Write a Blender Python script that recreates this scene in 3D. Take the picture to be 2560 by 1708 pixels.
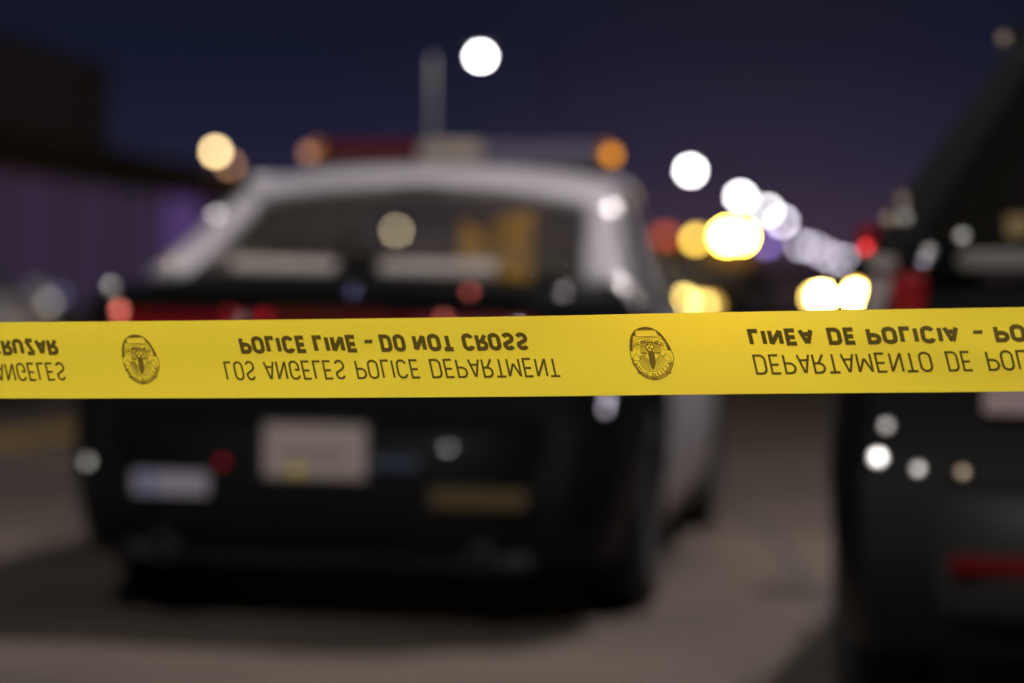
import bpy, bmesh, math, random
from mathutils import Vector, Matrix
random.seed(7)
R = math.radians
for o in list(bpy.data.objects):
    bpy.data.objects.remove(o)
SC = bpy.context.scene
COL = SC.collection

# ------------------------------------------------------------------ camera, sky, lamps, exposure
CAM_Z = 1.08
cd = bpy.data.cameras.new('camera')
cam = bpy.data.objects.new('camera', cd)
COL.objects.link(cam)
SC.camera = cam
cd.lens = 85.0
cd.sensor_width = 36.0
cd.clip_start = 0.05
cd.clip_end = 3000.0
cd.dof.use_dof = True
cd.dof.focus_distance = 2.275
cd.dof.aperture_fstop = 2.41
cam.matrix_world = (Matrix.Translation((0, 0, CAM_Z)) @ Matrix.Rotation(R(90.0 - 1.1976), 4, 'X')
                    @ Matrix.Rotation(R(1.0), 4, 'Z'))

w = bpy.data.worlds.new('World')
SC.world = w
w.use_nodes = True
nt = w.node_tree
bg = nt.nodes['Background']
tc = nt.nodes.new('ShaderNodeTexCoord')
sx = nt.nodes.new('ShaderNodeSeparateXYZ')
rp = nt.nodes.new('ShaderNodeValToRGB')
nt.links.new(tc.outputs['Generated'], sx.inputs[0])
nt.links.new(sx.outputs['Z'], rp.inputs[0])
el = rp.color_ramp.elements
ramp = [(0.0, (.058, .036, .056)), (.025, (.028, .0205, .046)), (.055, (.0125, .0132, .036)),
        (.10, (.0064, .0085, .0230)), (.16, (.0060, .0068, .0140)), (1.0, (.0025, .0030, .007))]
el[0].position, el[0].color = ramp[0][0], (*ramp[0][1], 1)
el[1].position, el[1].color = ramp[-1][0], (*ramp[-1][1], 1)
for p, c in ramp[1:-1]:
    e = el.new(p)
    e.color = (*c, 1)
nt.links.new(rp.outputs[0], bg.inputs['Color'])
# glow painted into the sky around the floodlight, its halo widened as city glow
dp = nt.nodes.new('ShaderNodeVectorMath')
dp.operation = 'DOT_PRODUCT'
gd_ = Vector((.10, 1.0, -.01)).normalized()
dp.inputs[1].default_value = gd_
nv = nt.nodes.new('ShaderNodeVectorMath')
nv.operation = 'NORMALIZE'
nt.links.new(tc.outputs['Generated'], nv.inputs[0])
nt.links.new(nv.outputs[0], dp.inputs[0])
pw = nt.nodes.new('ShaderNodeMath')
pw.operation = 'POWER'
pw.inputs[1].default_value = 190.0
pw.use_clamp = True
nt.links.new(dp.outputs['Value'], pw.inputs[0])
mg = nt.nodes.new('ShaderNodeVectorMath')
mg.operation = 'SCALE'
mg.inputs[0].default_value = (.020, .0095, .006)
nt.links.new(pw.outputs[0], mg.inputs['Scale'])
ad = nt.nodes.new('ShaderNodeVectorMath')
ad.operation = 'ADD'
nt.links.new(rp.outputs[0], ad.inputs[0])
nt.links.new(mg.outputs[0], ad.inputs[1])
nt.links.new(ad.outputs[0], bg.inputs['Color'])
bg.inputs['Strength'].default_value = 1.0

KEY = Vector((3.7, 8.7, 8.6))        # unseen street lamp added on the right, where the shadows place it
REAR = Vector((-1.2, -1.6, 5.2))     # unseen lamp added behind the photographer to light tape and car rears
KEY_W, REAR_W = 2600.0, 1780.0

vs = SC.view_settings
vs.view_transform = 'Standard'
vs.look = 'None'
vs.exposure = 0.0
vs.gamma = 1.0
vs.use_curve_mapping = False
SC.render.engine = 'CYCLES'
cy = SC.cycles
cy.use_denoising = True
cy.use_adaptive_sampling = False
cy.sample_clamp_indirect = 3.0
cy.max_bounces = 8
cy.transparent_max_bounces = 12
cy.caustics_reflective = False
cy.caustics_refractive = False

# ------------------------------------------------------------------ materials
def mat(name, col, rough=.5, metal=0.0, emit=None, es=0.0, coat=0.0, spec=.5, noise=None, bump=None, trans=0.0):
    m = bpy.data.materials.new(name)
    m.use_nodes = True
    t = m.node_tree
    b = t.nodes['Principled BSDF']
    b.inputs['Base Color'].default_value = (*col, 1)
    b.inputs['Roughness'].default_value = rough
    b.inputs['Metallic'].default_value = metal
    b.inputs['Specular IOR Level'].default_value = spec
    b.inputs['Coat Weight'].default_value = coat
    b.inputs['Coat Roughness'].default_value = .05
    if emit:
        b.inputs['Emission Color'].default_value = (*emit, 1)
        b.inputs['Emission Strength'].default_value = es
    if noise:
        sc, amt, det = noise
        c = t.nodes.new('ShaderNodeTexCoord')
        n = t.nodes.new('ShaderNodeTexNoise')
        n.inputs['Scale'].default_value = sc
        n.inputs['Detail'].default_value = det
        r = t.nodes.new('ShaderNodeValToRGB')
        lo = tuple(max(0, x * (1 - amt)) for x in col)
        hi = tuple(min(1, x * (1 + amt)) for x in col)
        r.color_ramp.elements[0].position = .3
        r.color_ramp.elements[1].position = .7
        r.color_ramp.elements[0].color = (*lo, 1)
        r.color_ramp.elements[1].color = (*hi, 1)
        t.links.new(c.outputs['Object'], n.inputs['Vector'])
        t.links.new(n.outputs['Fac'], r.inputs[0])
        t.links.new(r.outputs[0], b.inputs['Base Color'])
        if bump:
            bp = t.nodes.new('ShaderNodeBump')
            bp.inputs['Strength'].default_value = bump
            bp.inputs['Distance'].default_value = .01
            n2 = t.nodes.new('ShaderNodeTexNoise')
            n2.inputs['Scale'].default_value = sc * 40
            t.links.new(c.outputs['Object'], n2.inputs['Vector'])
            t.links.new(n2.outputs['Fac'], bp.inputs['Height'])
            t.links.new(bp.outputs[0], b.inputs['Normal'])
    return m

def glow(name, col, strength):
    m = bpy.data.materials.new(name)
    m.use_nodes = True
    t = m.node_tree
    t.nodes.clear()
    o = t.nodes.new('ShaderNodeOutputMaterial')
    e = t.nodes.new('ShaderNodeEmission')
    e.inputs[0].default_value = (*col, 1)
    e.inputs[1].default_value = strength
    t.links.new(e.outputs[0], o.inputs[0])
    return m

def glass_mat(name, tint, gl=.02, veil=.0):
    m = bpy.data.materials.new(name)
    m.use_nodes = True
    t = m.node_tree
    t.nodes.clear()
    o = t.nodes.new('ShaderNodeOutputMaterial')
    tr = t.nodes.new('ShaderNodeBsdfTransparent')
    tr.inputs[0].default_value = (*tint, 1)
    g = t.nodes.new('ShaderNodeBsdfGlossy')
    g.inputs['Roughness'].default_value = gl
    lw = t.nodes.new('ShaderNodeLayerWeight')
    lw.inputs[0].default_value = .5
    pw = t.nodes.new('ShaderNodeMath')
    pw.operation = 'POWER'
    pw.inputs[1].default_value = 5.0
    f = t.nodes.new('ShaderNodeMath')
    f.operation = 'MULTIPLY_ADD'
    f.inputs[1].default_value = .80
    f.inputs[2].default_value = .03
    t.links.new(lw.outputs['Facing'], pw.inputs[0])
    t.links.new(pw.outputs[0], f.inputs[0])
    mx = t.nodes.new('ShaderNodeMixShader')
    t.links.new(f.outputs[0], mx.inputs[0])
    t.links.new(tr.outputs[0], mx.inputs[1])
    t.links.new(g.outputs[0], mx.inputs[2])
    df = t.nodes.new('ShaderNodeBsdfDiffuse')  # pale film mixed in to brighten the near-black windows
    df.inputs[0].default_value = (.50, .44, .36, 1)
    nz = t.nodes.new('ShaderNodeTexNoise')
    nz.inputs['Scale'].default_value = 3.0
    mr = t.nodes.new('ShaderNodeMath')
    mr.operation = 'MULTIPLY'
    mr.inputs[1].default_value = veil * 2
    t.links.new(nz.outputs['Fac'], mr.inputs[0])
    md = t.nodes.new('ShaderNodeMixShader')
    t.links.new(mr.outputs[0], md.inputs[0])
    t.links.new(mx.outputs[0], md.inputs[1])
    t.links.new(df.outputs[0], md.inputs[2])
    t.links.new(md.outputs[0], o.inputs[0])
    return m

def tape_mat(name, col, tcol, haze_mix):
    """thin translucent plastic film: diffuse both ways plus some forward scatter"""
    m = bpy.data.materials.new(name)
    m.use_nodes = True
    t = m.node_tree
    t.nodes.clear()
    o = t.nodes.new('ShaderNodeOutputMaterial')
    d = t.nodes.new('ShaderNodeBsdfDiffuse')
    d.inputs[0].default_value = (*col, 1)
    tl = t.nodes.new('ShaderNodeBsdfTranslucent')
    tl.inputs[0].default_value = (*tcol, 1)
    rf = t.nodes.new('ShaderNodeBsdfRefraction')
    rf.inputs['Color'].default_value = (*tcol, 1)
    rf.inputs['Roughness'].default_value = .62
    rf.inputs['IOR'].default_value = 1.12
    gl = t.nodes.new('ShaderNodeBsdfGlossy')
    gl.inputs['Roughness'].default_value = .35
    m1 = t.nodes.new('ShaderNodeMixShader')
    m1.inputs[0].default_value = .22
    m2 = t.nodes.new('ShaderNodeMixShader')
    m2.inputs[0].default_value = haze_mix
    m3 = t.nodes.new('ShaderNodeMixShader')
    m3.inputs[0].default_value = .03
    t.links.new(d.outputs[0], m1.inputs[1])
    t.links.new(tl.outputs[0], m1.inputs[2])
    t.links.new(m1.outputs[0], m2.inputs[1])
    t.links.new(rf.outputs[0], m2.inputs[2])
    t.links.new(m2.outputs[0], m3.inputs[1])
    t.links.new(gl.outputs[0], m3.inputs[2])
    t.links.new(m3.outputs[0], o.inputs[0])
    return m

M = dict(
    black_paint=mat('black_paint', (.006, .006, .0065), .5, coat=.07, spec=.05),
    white_paint=mat('white_paint', (.49, .46, .50), .35, coat=.4),
    silver_paint=mat('silver_paint', (.55, .55, .58), .35, coat=.5),
    dark_plastic=mat('dark_plastic', (.018, .018, .019), .55),
    grey_plastic=mat('grey_plastic', (.014, .013, .013), .55, spec=.2),
    trim=mat('satin_trim', (.09, .085, .08), .5, .3),
    pipe=mat('sooty_pipe', (.03, .03, .03), .6, .3),
    rubber=mat('rubber', (.014, .014, .014), .8),
    rim=mat('steel_rim', (.10, .10, .10), .45, .6),
    chrome=mat('chrome', (.80, .79, .80), .28, 1.0),
    chrome_red=mat('red_reflex', (.85, .20, .16), .28, 1.0),  # tinted mirror finishes for the added glint domes
    chrome_blue=mat('blue_reflex', (.25, .27, .55), .28, 1.0),
    chrome_gold=mat('warm_reflex', (.70, .55, .42), .28, 1.0),
    chrome_deep_red=mat('deep_red_reflex', (.50, .01, .03), .28, 1.0),
    chrome_scarlet=mat('scarlet_reflex', (.85, .05, .05), .28, 1.0),
    chrome_lilac=mat('lilac_reflex', (.70, .66, .85), .28, 1.0),
    under=mat('underbody', (.008, .008, .008), .9, spec=.05),
    seat=mat('seat_fabric', (.075, .066, .054), .9),
    shelf=mat('shelf_trim', (.05, .048, .05), .9),
    plate=mat('plate_white', (.36, .285, .275), .6),
    plate_ink=mat('plate_ink', (.10, .10, .20), .5),
    yellow_tab=mat('registration_yellow', (.62, .50, .08), .5),
    sticker_white=mat('sticker_white', (.34, .32, .40), .5),
    sticker_blue=mat('sticker_blue', (.10, .13, .40), .4),
    sticker_gold=mat('sticker_gold', (.06, .034, .003), .5),
    red_lens=mat('red_lens', (.17, .002, .005), .18, coat=.6),
    bar_red=mat('bar_red_lens', (.09, .004, .006), .22, coat=.3),
    red_dim=mat('red_lens_unlit', (.12, .004, .006), .18, coat=.6),
    red_reflector=mat('red_reflector', (.075, .0002, .001), .5, spec=.08),
    clear_lens=mat('clear_lens', (.40, .34, .27), .3, coat=.4),
    blue_lens=mat('blue_lens', (.10, .08, .14), .3, coat=.4),
    amber_lens=mat('amber_lens', (.60, .22, .02), .3),
    cloth=mat('yellow_fabric', (.55, .30, .02), .9, noise=(9, .25, 4)),
    road=mat('road', (.100, .076, .061), .85, noise=(.55, .45, 7), bump=.35),
    walk=mat('pavement', (.22, .20, .19), .9, noise=(.8, .15, 5), bump=.3),
    kerb=mat('kerb', (.26, .25, .24), .9, noise=(1.5, .15, 4)),
    yellow_line=mat('yellow_line', (.55, .34, .06), .8, noise=(3, .3, 5)),
    tar=mat('tar', (.06, .055, .052), .8, noise=(3, .3, 4)),
    pole=mat('pole_metal', (.10, .10, .10), .6, .5),
    brown_wall=mat('brown_stucco', (.085, .085, .13), .9, noise=(1.2, .25, 6), bump=.3),
    lilac_wall=mat('lilac_wall', (.24, .19, .28), .9, noise=(1.0, .15, 6)),
    canopy=mat('dark_canopy', (.02, .017, .02), .8),
    shop_wall=mat('tan_stucco', (.22, .14, .09), .9, noise=(.5, .2, 5)),
    shop_dark=mat('dark_glass', (.01, .01, .012), .15),
    leaf=mat('leaf', (.045, .055, .02), .8),
    bark=mat('bark', (.06, .045, .035), .9),
    truck_paint=mat('truck_paint', (.05, .03, .014), .7, spec=.1),
    antenna_white=mat('antenna_white', (.28, .28, .28), .4),
    glass=glass_mat('tinted_glass', (.82, .80, .76), veil=.036),
    glass_side=glass_mat('side_glass', (.82, .80, .76), gl=.25, veil=.05),
    glass_dark=glass_mat('privacy_glass', (.20, .20, .20), veil=.01),
    glass_clear=glass_mat('windscreen_glass', (.85, .86, .85)),
    tape=tape_mat('yellow_film', (.90, .69, .034), (.90, .70, .12), .20),
    ink=tape_mat('print_ink', (.105, .072, .008), (.16, .08, .006), .04),
    ink_pale=tape_mat('print_ink_fine', (.21, .14, .014), (.30, .16, .012), .05),
)

# ------------------------------------------------------------------ helpers
class MB:
    def __init__(s):
        s.v, s.f = [], []
    def add(s, vs_, fs):
        n = len(s.v)
        s.v += [tuple(p) for p in vs_]
        s.f += [tuple(i + n for i in f) for f in fs]
        return s
    def box(s, c, d, rz=0.0):
        x, y, z = (k / 2 for k in d)
        p = [(-x, -y, -z), (x, -y, -z), (x, y, -z), (-x, y, -z), (-x, -y, z), (x, -y, z), (x, y, z), (-x, y, z)]
        cs, sn = math.cos(rz), math.sin(rz)
        p = [(c[0] + a * cs - b * sn, c[1] + a * sn + b * cs, c[2] + e) for a, b, e in p]
        return s.add(p, [(0, 3, 2, 1), (4, 5, 6, 7), (0, 1, 5, 4), (1, 2, 6, 5), (2, 3, 7, 6), (3, 0, 4, 7)])
    def grid(s, rows, close=False):
        nr, nc = len(rows), len(rows[0])
        vs_ = [p for r in rows for p in r]
        fs = []
        for i in range(nr - 1):
            for j in range(nc - (0 if close else 1)):
                k = (j + 1) % nc
                fs.append((i * nc + j, i * nc + k, (i + 1) * nc + k, (i + 1) * nc + j))
        return s.add(vs_, fs)
    def tube(s, pts, rad, n=10, cap=True):
        rows = []
        pts = [Vector(p) for p in pts]
        for i, p in enumerate(pts):
            d = (pts[min(i + 1, len(pts) - 1)] - pts[max(i - 1, 0)]).normalized()
            a = d.cross(Vector((0, 0, 1)))
            if a.length < 1e-3:
                a = d.cross(Vector((1, 0, 0)))
            a.normalize()
            b = d.cross(a)
            r = rad[i] if isinstance(rad, (list, tuple)) else rad
            rows.append([p + a * math.cos(t * 2 * math.pi / n) * r + b * math.sin(t * 2 * math.pi / n) * r for t in range(n)])
        base = len(s.v)
        s.grid(rows, True)
        if cap:
            s.f.append(tuple(base + k for k in range(n)))
            s.f.append(tuple(base + (len(rows) - 1) * n + k for k in reversed(range(n))))
        return s
    def lathe(s, prof, c, axis='x', n=24):
        rows = []
        for (r, h) in prof:
            row = []
            for k in range(n):
                a = 2 * math.pi * k / n
                u, v_ = r * math.cos(a), r * math.sin(a)
                q = {'x': (h, u, v_), 'y': (u, h, v_), 'z': (u, v_, h)}[axis]
                row.append((c[0] + q[0], c[1] + q[1], c[2] + q[2]))
            rows.append(row)
        return s.grid(rows, True)
    def ball(s, c, r, n=14, m=8, flat=1.0):
        rows = []
        for i in range(m + 1):
            t = math.pi * i / m
            rr = max(math.sin(t), .002)
            rows.append([(c[0] + r * rr * math.cos(2 * math.pi * k / n), c[1] + r * rr * math.sin(2 * math.pi * k / n),
                          c[2] + r * flat * math.cos(t)) for k in range(n)])
        return s.grid(rows, True)
    def build(s, name, material, parent=None, smooth=False, bevel=0.0, subsurf=0, fix=True):
        me = bpy.data.meshes.new(name)
        me.from_pydata(s.v, [], s.f)
        if fix:
            bm = bmesh.new()
            bm.from_mesh(me)
            bmesh.ops.recalc_face_normals(bm, faces=bm.faces)
            bm.to_mesh(me)
            bm.free()
        me.materials.append(M[material] if isinstance(material, str) else material)
        if smooth:
            for p in me.polygons:
                p.use_smooth = True
        o = bpy.data.objects.new(name, me)
        COL.objects.link(o)
        if parent:
            o.parent = parent
        if bevel:
            b = o.modifiers.new('bevel', 'BEVEL')
            b.width = bevel
            b.segments = 2
            b.limit_method = 'ANGLE'
        if subsurf:
            q = o.modifiers.new('sub', 'SUBSURF')
            q.levels = q.render_levels = subsurf
        return o

def empty(name, loc, rz=0.0):
    o = bpy.data.objects.new(name, None)
    COL.objects.link(o)
    o.location = loc
    o.rotation_euler.z = rz
    return o

def tag(o, label=None, cat=None, group=None, kind=None):
    if label: o['label'] = label
    if cat: o['category'] = cat
    if group: o['group'] = group
    if kind: o['kind'] = kind
    return o

def V(*a):
    return Vector(a)

def patch(P00, P10, P11, P01, nu=8, nv=6, bulge=0.0, th=.02, inward=None):
    """curved panel with thickness between four corners; bulge along outward normal"""
    P00, P10, P11, P01 = map(Vector, (P00, P10, P11, P01))
    n = (P10 - P00).cross(P01 - P00).normalized()
    if inward is not None and n.dot(Vector(inward)) > 0:
        n = -n
    out = []
    for lift in (0, -th):
        rows = []
        for j in range(nv + 1):
            t = j / nv
            row = []
            for i in range(nu + 1):
                u = i / nu
                p = (P00 * (1 - u) + P10 * u) * (1 - t) + (P01 * (1 - u) + P11 * u) * t
                k = (1 - (2 * u - 1) ** 2) * bulge
                row.append(p + n * (k + lift))
            rows.append(row)
        out.append(rows)
    mb = MB()
    mb.grid(out[0])
    mb.grid(out[1])
    N = nu + 1
    def idx(l, j, i): return l * N * (nv + 1) + j * N + i
    for i in range(nu):
        mb.f.append((idx(0, 0, i), idx(0, 0, i + 1), idx(1, 0, i + 1), idx(1, 0, i)))
        mb.f.append((idx(0, nv, i), idx(0, nv, i + 1), idx(1, nv, i + 1), idx(1, nv, i)))
    for j in range(nv):
        mb.f.append((idx(0, j, 0), idx(0, j + 1, 0), idx(1, j + 1, 0), idx(1, j, 0)))
        mb.f.append((idx(0, j, nu), idx(0, j + 1, nu), idx(1, j + 1, nu), idx(1, j, nu)))
    return mb

def interp(tab, x):
    if x <= tab[0][0]:
        return tab[0][1]
    for (a, va), (b, vb) in zip(tab, tab[1:]):
        if x <= b:
            t = (x - a) / (b - a)
            t = t * t * (3 - 2 * t) if False else t
            return va + (vb - va) * t
    return tab[-1][1]

# ------------------------------------------------------------------ ground
HEAD = R(8.5)                      # the street runs a little to the right of the view
def street(x, y, z=0.0):           # street coordinates -> world
    c, s = math.cos(HEAD), math.sin(HEAD)
    return (x * c + y * s, -x * s + y * c, z)

mb = MB()
n = 40
rows = []
for j in range(n + 1):
    rows.append([(-900 + 1800 * i / 6, -300 + 1800 * j / n, 0.0) for i in range(7)])
mb.grid(rows)
tag(mb.build('road', 'road'), kind='structure')

def strip(name, m, x0, x1, y0, y1, z, th=0.0, kind='structure', seg=1):
    b = MB()
    for k in range(seg):
        ya, yb = y0 + (y1 - y0) * k / seg, y0 + (y1 - y0) * (k + 1) / seg
        if th:
            vs_ = [street(x, y, zz) for zz in (z - th, z) for x, y in ((x0, ya), (x1, ya), (x1, yb), (x0, yb))]
            b.add(vs_, [(0, 3, 2, 1), (4, 5, 6, 7), (0, 1, 5, 4), (1, 2, 6, 5), (2, 3, 7, 6), (3, 0, 4, 7)])
        else:
            b.add([street(x, y, z) for x, y in ((x0, ya), (x1, ya), (x1, yb), (x0, yb))], [(0, 1, 2, 3)])
    return tag(b.build(name, m), kind=kind)

# double yellow line to the left of the police car, kerbs and pavements on both sides
strip('centre_line', 'yellow_line', -6.06, -5.90, -60, 420, .004)
strip('centre_line', 'yellow_line', -5.74, -5.58, -60, 420, .004)
strip('kerb', 'kerb', 5.0, 5.18, -60, 420, .14, .2)
strip('pavement', 'walk', 5.18, 9.0, -60, 420, .146, .2)
strip('kerb', 'kerb', -15.3, -15.1, -60, 420, .14, .2)
strip('pavement', 'walk', -18.9, -15.3, -60, 420, .146, .2)
# wandering tar seams in the concrete, and one long repair patch
for k, (x0, y0, x1, y1) in enumerate([(-3.2, 5.2, 3.4, 4.9), (1.0, 4.2, 1.5, 24), (-1.6, 3.4, -2.6, 22)]):
    b = MB()
    N = 26
    L, Rr = [], []
    d = Vector((x1 - x0, y1 - y0, 0)).normalized()
    nn = Vector((-d.y, d.x, 0))
    for i in range(N + 1):
        t = i / N
        p = Vector((x0 + (x1 - x0) * t, y0 + (y1 - y0) * t, .004 + .0008 * k)) + nn * (random.uniform(-.03, .03))
        h = random.uniform(.008, .022)
        L.append(p + nn * h)
        Rr.append(p - nn * h)
    b.grid([L, Rr])
    tag(b.build('tar_seam', 'tar'), kind='structure')

# ------------------------------------------------------------------ cars
def add_wheel(car, x, y, r, wd, side):
    prof = [(r * .60, -wd * .45), (r * .80, -wd * .5), (r * .95, -wd * .48), (r, -wd * .32), (r, wd * .32), (r * .95, wd * .48),
            (r * .80, wd * .5), (r * .60, wd * .45), (r * .60, -wd * .45)]
    wh = bpy.data.objects.new('wheel', None)
    COL.objects.link(wh)
    wh.parent = car
    wh.location = (x, y, r)
    MB().lathe(prof, (0, 0, 0), 'x', 32).build('tyre', 'rubber', wh, True)
    o = side * wd * .40
    rb = MB().lathe([(r * .60, -side * wd * .4), (r * .60, o), (r * .52, o - side * .02), (r * .46, o - side * .045), (r * .16, o - side * .02),
                     (r * .14, o), (.002, o + side * .004)], (0, 0, 0), 'x', 24)
    for k in range(5):
        a = 2 * math.pi * k / 5
        rb.box((o - side * .015, r * .32 * math.cos(a), r * .32 * math.sin(a)), (.03, .07, .07))
    rb.build('rim', 'rim', wh)
    return wh

def make_car(S):
    """car in its own frame: rear bumper at y=0, heading +y, standing on z=0"""
    car = empty(S['name'], S['loc'], S['rz'])
    hw_t, top_t, belt_t = S['hw'], S['top'], S['belt']
    L = S['len']
    r = S['wr']
    wheels_y = S['wheels']
    zb0 = S['sill']
    ar = r + .055

    def zbot(y):
        z = zb0
        for wy in wheels_y:
            if abs(y - wy) < ar:
                z = max(z, r + math.sqrt(ar * ar - (y - wy) ** 2))
        return z

    def section(y, full=True):
        """right half profile, bottom to centre top"""
        hw = interp(hw_t, y)
        zt = interp(top_t, y)
        zb = zbot(y)
        bl = interp(belt_t, y)
        pr = []
        zs = [zb + (bl - zb) * q for q in (0, .12, .3, .5, .68, .82, .93, 1.0)]
        for z in zs:
            q = (z - zb0) / (bl - zb0)
            k = 1.0 - .055 * max(0, (.45 - q) / .45) ** 1.4 - .075 * max(0, (q - .5) / .5) ** 1.6
            pr.append((hw * k, z))
        e = pr[-1][0]
        for q in (.12, .35, .7, 1.0):
            pr.append((e * (1 - q) * (.97 if q < .2 else 1), bl + (zt - bl) * (1 - (1 - q) ** 3)))
        return pr
    SIDE_N = 8

    def rear_shift(y, z):
        """lean of the tail so the rear face is not a flat wall"""
        if y > .35:
            return 0
        t = 1 - y / .35
        return t * interp(S['tail'], z)

    def pt(y, p, sgn):
        return (sgn * p[0], y + rear_shift(y, p[1]), p[1])

    def stations(a, b):
        k = max(2, int(round((b - a) / .09)))
        return [a + (b - a) * i / k for i in range(k + 1)]

    def shell(name, a, b, m, parent, side=None, upper=False):
        """side skin between two stations; side None = both sides with deck"""
        g = MB()
        ys = stations(a, b)
        for sgn in ((-1, 1) if side is None else (side,)):
            rows = [[pt(y, p, sgn) for p in section(y)[:SIDE_N]] for y in ys]
            if not upper:
                g.grid(rows)
        if upper:
            for sgn in (-1, 1):
                g.grid([[pt(y, p, sgn) for p in section(y)[SIDE_N - 1:]] for y in ys])
        o = g.build(name, m, parent, True)
        sm = o.modifiers.new('solid', 'SOLIDIFY')
        sm.thickness = .012
        sm.offset = -1
        return o

    bp = S['body_mat']
    dm = S['door_mat']
    d0, d1, d2 = S['doors']
    # tail and nose shells, each with its own end face and deck
    for nm, (a, b), (c, d), ye in (('rear_body', (0.0, d0), (0.0, S['deck'][0]), 0.0), ('front_body', (d2, L), (S['deck'][1], L), L)):
        g = MB()
        ys = sorted(set(round(y, 4) for y in stations(a, b) + [c, d]))
        ys = [y for y in ys if a - 1e-6 <= y <= b + 1e-6]
        for sgn in (-1, 1):
            g.grid([[pt(y, p, sgn) for p in section(y)[:SIDE_N]] for y in ys])
            yd = [y for y in ys if c - 1e-6 <= y <= d + 1e-6]
            if yd[0] > c + 1e-6: yd = [c] + yd
            if yd[-1] < d - 1e-6: yd = yd + [d]
            g.grid([[pt(y, p, sgn) for p in section(y)[SIDE_N - 1:]] for y in yd])
        g.grid([[pt(ye, p, 1) for p in section(ye)], [(0, *pt(ye, p, 1)[1:]) for p in section(ye)], [pt(ye, p, -1) for p in section(ye)]])
        body = g.build(nm, bp, car, True)
        bm = bmesh.new()
        bm.from_mesh(body.data)
        bmesh.ops.remove_doubles(bm, verts=bm.verts, dist=.0008)
        bmesh.ops.recalc_face_normals(bm, faces=bm.faces)
        bm.to_mesh(body.data)
        bm.free()
        body.data.set_sharp_from_angle(angle=R(40))
    # sill and floor
    fl = MB()
    fl.box((0, L / 2, zb0 + .05), (interp(hw_t, L / 2) * 1.30, L - .5, .10))
    fl.box((0, L / 2, zb0 + .22), (interp(hw_t, L / 2) * 1.2, L - .9, .3))
    fl.build('underbody', 'under', car)
    # doors
    for sgn in (-1, 1):
        for a, b in ((d0, d1), (d1, d2)):
            dr = shell('door', a + .006, b - .006, dm, car, sgn)
            hx = interp(hw_t, b - .3)
            hy = a + .16 if True else b
            zz = interp(belt_t, hy) - .16
            MB().box((sgn * (interp(hw_t, hy) * .985 + .012), hy, zz), (.03, .18, .035)).build('handle', S['handle_mat'], dr, bevel=.008)
    # greenhouse
    G = S['green']
    yb, hb, zb, yr, hr, zr, yf, hf, zf, yw, hwv, zw = (G[k] for k in ('yb', 'hb', 'zb', 'yr', 'hr', 'zr', 'yf', 'hf', 'zf', 'yw', 'hw', 'zw'))
    rm = S['roof_mat']
    roof = MB()
    rows = []
    for i in range(13):
        t = i / 12
        y = yr + (yf - yr) * t
        h = hr + (hf - hr) * t
        zc = zr + (zf - zr) * t + G['crown'] * (1 - (2 * t - 1) ** 2) * .5
        row = []
        for j in range(17):
            u = -1 + 2 * j / 16
            row.append((h * u * (1.06 - .06 * abs(u)), y, zc + G['crown'] * (1 - abs(u) ** 2.6)))
        rows.append(row)
    roof.grid(rows)
    ro = roof.build('roof', rm, car, True)
    q = ro.modifiers.new('solid', 'SOLIDIFY')
    q.thickness = .05
    q.offset = -1
    inset = G['inset']
    # rear header and rear glass with its frame
    def lerp3(a, b, t):
        return Vector(a) * (1 - t) + Vector(b) * t
    RBL, RBR, RTL, RTR = V(-hb, yb, zb), V(hb, yb, zb), V(-hr, yr, zr), V(hr, yr, zr)
    gb = (hb - inset) / hb
    gt = (hr - inset * .75) / hr
    gBL, gBR, gTL, gTR = V(-hb * gb, yb, zb), V(hb * gb, yb, zb), V(-hr * gt, yr, zr), V(hr * gt, yr, zr)
    ht = G['header']
    gTL2, gTR2 = lerp3(gTL, gBL, ht), lerp3(gTR, gBR, ht)
    RTL2, RTR2 = lerp3(RTL, RBL, ht), lerp3(RTR, RBR, ht)
    bul = G['bulge']
    patch(gBL, gBR, gTR2, gTL2, 14, 8, bul, .006, (0, 1, 0)).build('rear_window', S['glass'], car, True)
    patch(RTL2, RTR2, RTR, RTL, 14, 3, bul, .04, (0, 1, 0)).build('roof_header', rm, car, True)
    # pillars and side glass
    yc0, yc1 = G['side']            # side window: y at belt / roof for the C pillar edge
    wbx, wbz = interp(hw_t, 2.2) * .84, interp(belt_t, 2.2) + .015
    for sgn in (-1, 1):
        B = lambda y: V(sgn * (hb + .03 + (wbx - hb - .03) * min(1, max(0, (y - yb) / 1.1))), y, zb + (wbz - zb) * min(1, (y - yb) / 1.1))
        T = lambda y: V(sgn * (hr + (hf - hr) * (y - yr) / (yf - yr)), y, zr + (zf - zr) * (y - yr) / (yf - yr))
        # rear facing part of the pillar
        patch(V(sgn * hb * gb, yb, zb), V(sgn * (hb + .03), yb, zb), V(sgn * hr, yr, zr) * 1.0, V(sgn * hr * gt, yr, zr), 4, 8, .008, .03, (0, 1, 0)).build('rear_pillar', rm, car, True)
        # side facing sail panel
        patch(B(yb), B(yc0), T(yc1), T(yr), 6, 8, .01, .03, (-sgn, 0, 0)).build('sail_panel', rm, car, True)
        ym0, ym1 = d1 - .03, d1 - .10
        patch(B(yc0 + .01), B(ym0), T(ym1), T(yc1 + .01), 5, 6, .012, .006, (-sgn, 0, 0)).build('side_window', S['glass'], car, True)
        patch(B(ym0), B(ym0 + .10), T(ym1 + .10), T(ym1), 2, 6, .012, .03, (-sgn, 0, 0)).build('centre_pillar', S['pillar_mat'], car, True)
        patch(B(ym0 + .10), B(yw - .12), T(yf - .06), T(ym1 + .10), 5, 6, .012, .006, (-sgn, 0, 0)).build('side_window', S['glass_side'], car, True)
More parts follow.
